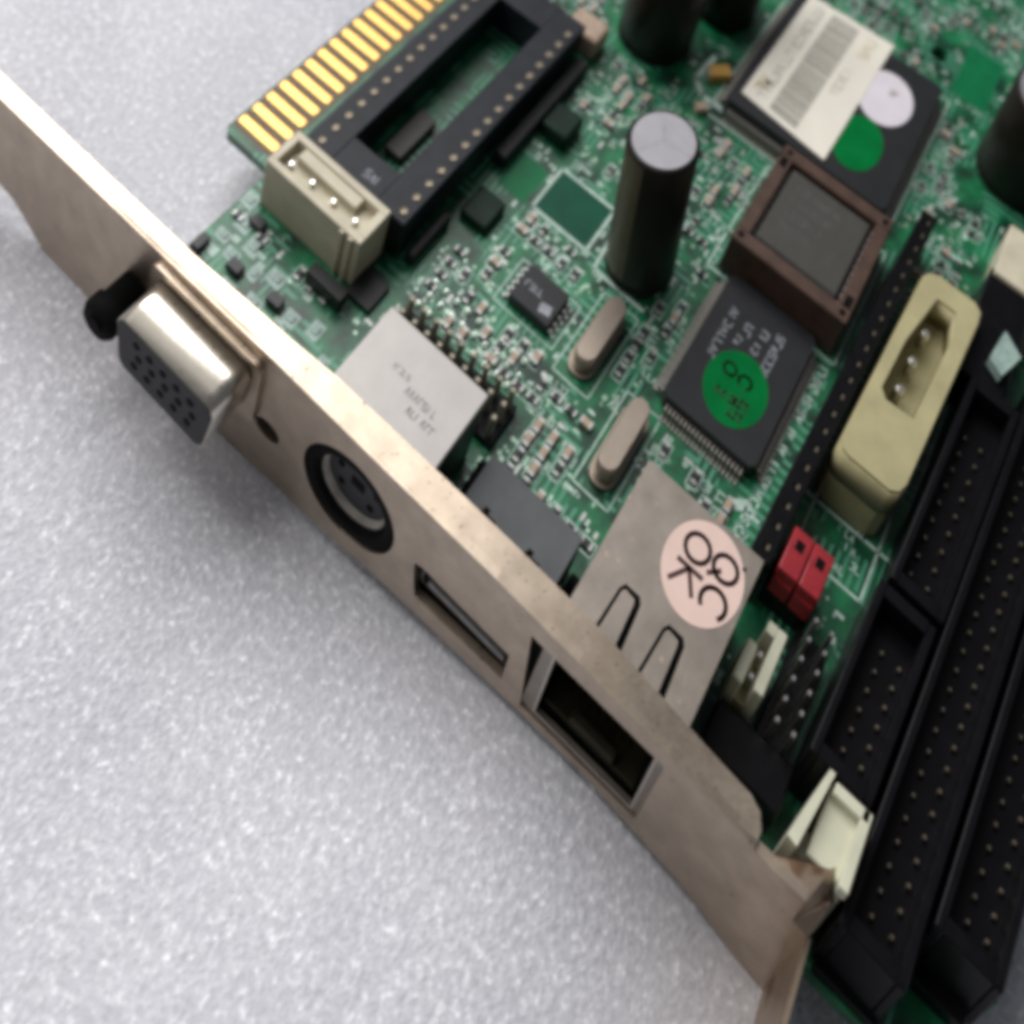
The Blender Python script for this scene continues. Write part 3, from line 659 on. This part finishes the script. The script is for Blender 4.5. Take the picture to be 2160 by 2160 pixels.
mb = MB(); mb.box(34.6, 41.4, 1.5, 8, 0, 1.2, 0.1); mb.box(42.4, 48.4, 6.2, 9, 0, 2.0, 0.1); mb.build('header_foot', 'header_plastic', card)
mb = MB(); mb.prism([(30.9, 61.5), (33.0, 60.4), (34.6, 64.6), (31.7, 66.6)], 7.8, 9.3); mb.build('key_plug', 'mint_block', card, 'small pale plug in the end of the black header')
mb = MB(); mb.box(27.6, 34.4, 59, 76, 0, 7.4, .2); mb.build('ribbon_socket', 'header_plastic', card)
mb = MB(); mb.box(28.0, 37, 74.8, 84, 0, 8.2, .2, 'cream_plastic'); mb.box(28.1, 37, 72.6, 75.4, 0, 5.5, .2, 'cream_plastic'); mb.build('tan_connector', None, card, 'tan connector cut off by the right edge of the picture')

# ---- loose small parts by the label
mb = MB(); mb.box(-1.9, 1.9, -1.15, 1.15, 0.1, 1.9, .15, 'tantalum_yellow'); mb.box(-2.15, -1.75, -.9, .9, .05, 1.6, .1, 'solder'); mb.box(1.75, 2.15, -.9, .9, .05, 1.6, .1, 'solder')
o = mb.build('tantalum_capacitor', None, card, 'yellow tantalum capacitor in a white printed frame'); o.location = Vector((-20.7, 81.0, 0)) * S; o.rotation_euler = (0, 0, math.radians(43))
mb = MB(); mb.box(-1.0, 1.0, -.7, .7, 0.05, 1.4, .1, 'smd_tan'); o = mb.build('chip_capacitor', None, card); o.location = Vector((-19.8, 73.5, 0)) * S; o.rotation_euler = (0, 0, 0.8)
mb = MB(); mb.box(-30.9, -21.4, 42.9, 50.3, 0.004, 0.03); mb.build('solder_mask_patch', 'mask_dark', board)
mb = MB(); mb.box(-37.2, -32.2, 42.2, 48.5, 0.004, 0.03); mb.build('solder_mask_patch', 'mask_bright', board)
mb = MB(); mb.box(12.5, 19, 108.5, 121, 0.004, 0.03); mb.build('solder_mask_patch', 'mask_bright', board)
rb_ = random.Random(5)
for x, y in ((-61.0, 17.6), (-59.0, 15.0), (-55.8, 13.6), (-53.2, 11.4), (-50.6, 12.8), (-50.6, 9.0), (-47.6, 7.4), (-45.6, 10.6), (-43.4, 8.2), (-42.2, 11.6), (-57.2, 11.2), (-54.6, 8.2), (-60.0, 12.2), (-38.8, 9.2), (-38.4, 6.2)):
    mb = MB(); w_, h_ = rb_.uniform(1.6, 2.6), rb_.uniform(1.4, 2.3); mb.box(-w_/2, w_/2, -h_/2, h_/2, 0.005, 0.05); mb.box(-w_*.2, w_*.25, -h_*.2, h_*.3, 0.05, 0.25, .03)
    o = mb.build('solder_pad', 'mint_block', board); o.location = Vector((x, y, 0)) * S
for x, y in ((-57.6, 15.9), (-48.4, 10.6), (-61.2, 9.4), (-52.6, 7.2), (-41.4, 6.2), (-55.4, 10.2)):
    mb = MB(); mb.box(-1.05, 1.05, -.7, .7, .05, 1.1, .1); mb.box(-1.3, -1.0, -.5, .5, .05, .6); mb.box(1.0, 1.3, -.5, .5, .05, .6)
    o = mb.build('diode', 'smd_black', card); o.location = Vector((x, y, 0)) * S; o.rotation_euler = (0, 0, rb_.choice((0, PI/2)))
mb = MB(); mb.box(-3.2, 3.2, -2.3, 2.3, 0.2, 4.6, .6, None, 2); o = mb.build('tan_inductor', 'smd_tan', card, 'brown block inductor at the end of the long socket'); o.location = Vector((-41.5, 70.5, 0)) * S
mb = MB(); mb.box(-38.2, -33.4, 34.6, 39.6, 0.1, 1.7, .5, None, 2); mb.build('power_inductor', 'choke_dark', card)
mb = MB(); mb.box(-37.4, -32.4, 52.4, 57.4, 0.1, 2.8, .6, None, 2); mb.build('power_inductor', 'choke_dark', card)
mb = MB(); mb.box(-39.9, -37.6, 44, 66, 0.1, 2.6, .3); mb.build('network_and_shade_strip', 'black_plastic', card)  # added black strip, stands in for the long socket's cast shadow
mb = MB(); mb.box(-39.7, -38.2, 25, 33, 0.1, 2.2, .3); mb.build('network_and_shade_strip', 'black_plastic', card)  # shorter added strip, same socket shadow built as a dark shape
mb = MB(); mb.box(-47.6, -41.6, 14.7, 16.4, 0.1, 2.6, .1); mb.build('network_and_shade_strip', 'black_plastic', card)
mb = MB(); mb.box(-42.5, -38.5, 17.0, 21.2, 0.1, 0.9, .1); mb.build('flat_filter', 'chip_black', card)

# ---- small surface-mount parts, vias, pads, silkscreen
mb = MB(); mb.box(-.8, -.45, -.4, .4, 0.02, .5, 0, 'solder'); mb.box(.45, .8, -.4, .4, 0.02, .5, 0, 'solder'); mb.box(-.45, .45, -.38, .38, 0.05, .52, 0, 'smd_black'); mesh_r = mb.mesh('chip_resistor')
mb = MB(); mb.box(-.85, -.5, -.45, .45, 0.02, .8, 0, 'solder'); mb.box(.5, .85, -.45, .45, 0.02, .8, 0, 'solder'); mb.box(-.5, .5, -.43, .43, 0.05, .78, 0, 'smd_tan'); mesh_c = mb.mesh('chip_capacitor')
mb = MB(); mb.box(-1.6, 1.6, -.8, .8, 0.05, .55, 0, 'smd_black')
for k in range(4): mb.box(-1.4 + .8*k, -1.0 + .8*k, -1.0, -.78, .02, .5, 0, 'solder'); mb.box(-1.4 + .8*k, -1.0 + .8*k, .78, 1.0, .02, .5, 0, 'solder')
mesh_a = mb.mesh('resistor_array')
blocks = [(-63, -37, 4, 13.5), (-37.5, -31.8, 42, 49), (-24.5, -17, 72, 85), (12, 19.5, 108, 122), (17, 27.5, 6, 12), (-35.5, -16.3, 14, 21), (-61, -41, 0, 5), (-60.5, -37.4, 17, 68), (-34.5, -17.3, 0, 14), (-16, -1, 0, 13), (-0.5, 16.5, 0, 20.5), (-27.2, -17.8, 29, 36.4), (-16, -10.5, 28, 40), (-6.5, -1.7, 19.5, 31.5),
          (-5, 13.2, 31, 54.5), (-6, 14, 53, 73), (-19.5, 13.5, 73.5, 106.5), (13.8, 18, 20, 78), (17.5, 52, 0, 23.5), (17, 23.8, 23, 29), (17.5, 29, 37, 67.5), (27, 52, 22, 86), (-19.5, -10.5, 41.5, 51),
          (-40.5, -26, 73.5, 88), (-33.5, -20.5, 88, 101), (19, 34, 90, 105), (22, 36, 121, 135), (18.5, 27.5, 31.5, 41.5), (6, 11, 112, 117), (-31, -21, 43, 50.5), (-45.5, -37.5, 67, 74), (-39, -32.5, 33, 41), (-37.3, -31.3, 51.5, 58.5), (-62, -56, 55, 80), (-22.5, -15, 75, 80.5)]
def free(x, y, r=1.2):
    if x > 46.5 or y < 4.3: return False
    if x < -61 : return False
    return all(not (a - r < x < b + r and c_ - r < y < d + r) for a, b, c_, d in blocks)
rg = random.Random(21); placed = []; nr = nc = 0
cnt = 0
for gy in range(0, 62):
    for gx in range(0, 46):
        x = -60.5 + gx * 2.35 + rg.uniform(-.06, .06); y = 5 + gy * 2.0 + rg.uniform(-.06, .06)
        if not free(x, y): continue
        clus = math.sin(x * .21 + 1.3) * math.sin(y * .19 + .5) + .35 * math.sin(x * .5 + y * .37)
        dens = 0.62 if (-36 < x < 0 and 13 < y < 42) else 0.36
        if rg.random() > dens + .18 * clus: continue
        rz = (0, PI/2, PI/2)[(int((x + 70) / 9.4) * 7 + int(y / 8) * 5) % 3]; k = (rg.random() + ((int((x + 70) / 4.7) * 3 + int(y / 6)) % 4) * .25) / 2
        if k < .5 and nr < 290: link('chip_resistor', mesh_r, card, (x, y, 0), rz); nr += 1
        elif k < .9 and nc < 290: link('chip_capacitor', mesh_c, card, (x, y, 0), rz); nc += 1
        elif k >= .9: link('resistor_array', mesh_a, card, (x, y, 0), rz)
        placed.append((x, y, rz))
print('smd', nr, nc)
# rows of through-hole pads behind the keyboard port
mb = MB()
for r_ in range(3):
    for k in range(9):
        x = -34.5 + 1.9 * k + (r_ % 2) * .5; y = 22.2 + 1.75 * r_
        mb.cyl(x, y, 0.02, 0.35, .55, 10, 'via_mint', .38)
        mb.cyl(x, y, 0.3, 0.75, .2, 6, 'pin_metal', .15)
for k in range(14): mb.cyl(-16 + 1.3 * k, 14.4 + rg.uniform(-.1, .1), .02, .3, .42, 8, 'via_mint', .3) if k < 9 else None
o = mb.build('solder_pads', None, board); o['kind'] = 'stuff'
mb = MB()
for _ in range(5200):
    x = rg.uniform(-61.5, 46); y = rg.uniform(4, 140)
    if not free(x, y, .2): continue
    if rg.random() < .55: mb.cyl(x, y, .004, .05, rg.choice((.22, .3, .38)), 8, 'via_mint')
    else: mb.rect(x, y, rg.uniform(.35, .6), rg.uniform(.7, 1.3), .004, rg.choice((0, PI/2)), rg.choice(('solder', 'via_mint', 'silk')), .04)
o = mb.build('vias', None, board); o['kind'] = 'stuff'
mb = MB(); zs = 0.012
def frame(x0, x1, y0, y1, wd=.2): mb.stroke([(x0, y0), (x1, y0), (x1, y1), (x0, y1), (x0, y0)], wd, zs)
for x, y, rz in placed:
    if rg.random() < .55:
        a, b = (1.15, .75) if rz == 0 else (.75, 1.15); frame(x - a, x + a, y - b, y + b, .15)
    if rg.random() < .35: glyphs(mb, x + (1.0 if rz else -1.0), y + (-.8 if rz else 1.0), *((0, 1) if rz else (1, 0)), 3, .75, .14, zs, rg)
for _ in range(700):
    x = rg.uniform(-61, 46); y = rg.uniform(4, 140)
    if free(x, y, .8): glyphs(mb, x, y, *rg.choice(((1, 0), (0, -1))), rg.randint(2, 5), rg.choice((.8, 1.1)), .17, zs, rg)
frame(-27.4, -17.4, 29.3, 36.1); frame(-16, -10.3, 27.6, 39.9); frame(-6.7, -1.5, 19.3, 31.7); frame(18.7, 27.5, 30.9, 41.3, .3)
frame(-31, -21.3, 42.8, 50.4, .45); frame(17.2, 29.2, 36.9, 67.9, .4); frame(-6.6, 14.2, 52.9, 72.6, .3); frame(-19, 13.2, 74, 106, .3)
mb.stroke([(-23.0, 84.2), (-23.4, 78.4), (-21.0, 76.2), (-16.2, 76.4)], .9, zs)
mb.stroke([(-20, 51.3), (-19, 41.5), (-10.5, 41.3)], .5, zs)
for k in range(11): glyphs(mb, 12.9 + .035 * k * 2.4, 26.5 + 2.4 * k, 0, 1, 2, 1.0, .3, zs, rg)
for k in range(7): glyphs(mb, 22.8 + rg.uniform(0, 2.5), 31.8 + 1.3 * k, 1, 0, 2, .8, .18, zs, rg)
for k in range(16): mb.rect(-60 + rg.uniform(0, 24), 5 + rg.uniform(0, 10), rg.uniform(.8, 2.2), rg.uniform(.5, 1.3), zs, 0)
mb.rect(11.2, 30.2, 3.0, 1.2, zs, .6)
o = mb.build('silkscreen_print', 'silk', board); o['kind'] = 'stuff'
# pale patch of exposed copper near the left edge, darker solid patch by the capacitor
mb = MB(); mb.rect(-26.2, 46.5, 8.6, 6.6, .006, 0, None, .004); mb.rect(23.2, 37.6, 6.0, 6.2, .006, 0, None, .004); mb.build('solder_mask_patch', 'paper_green', board) if False else mb.bm.free()
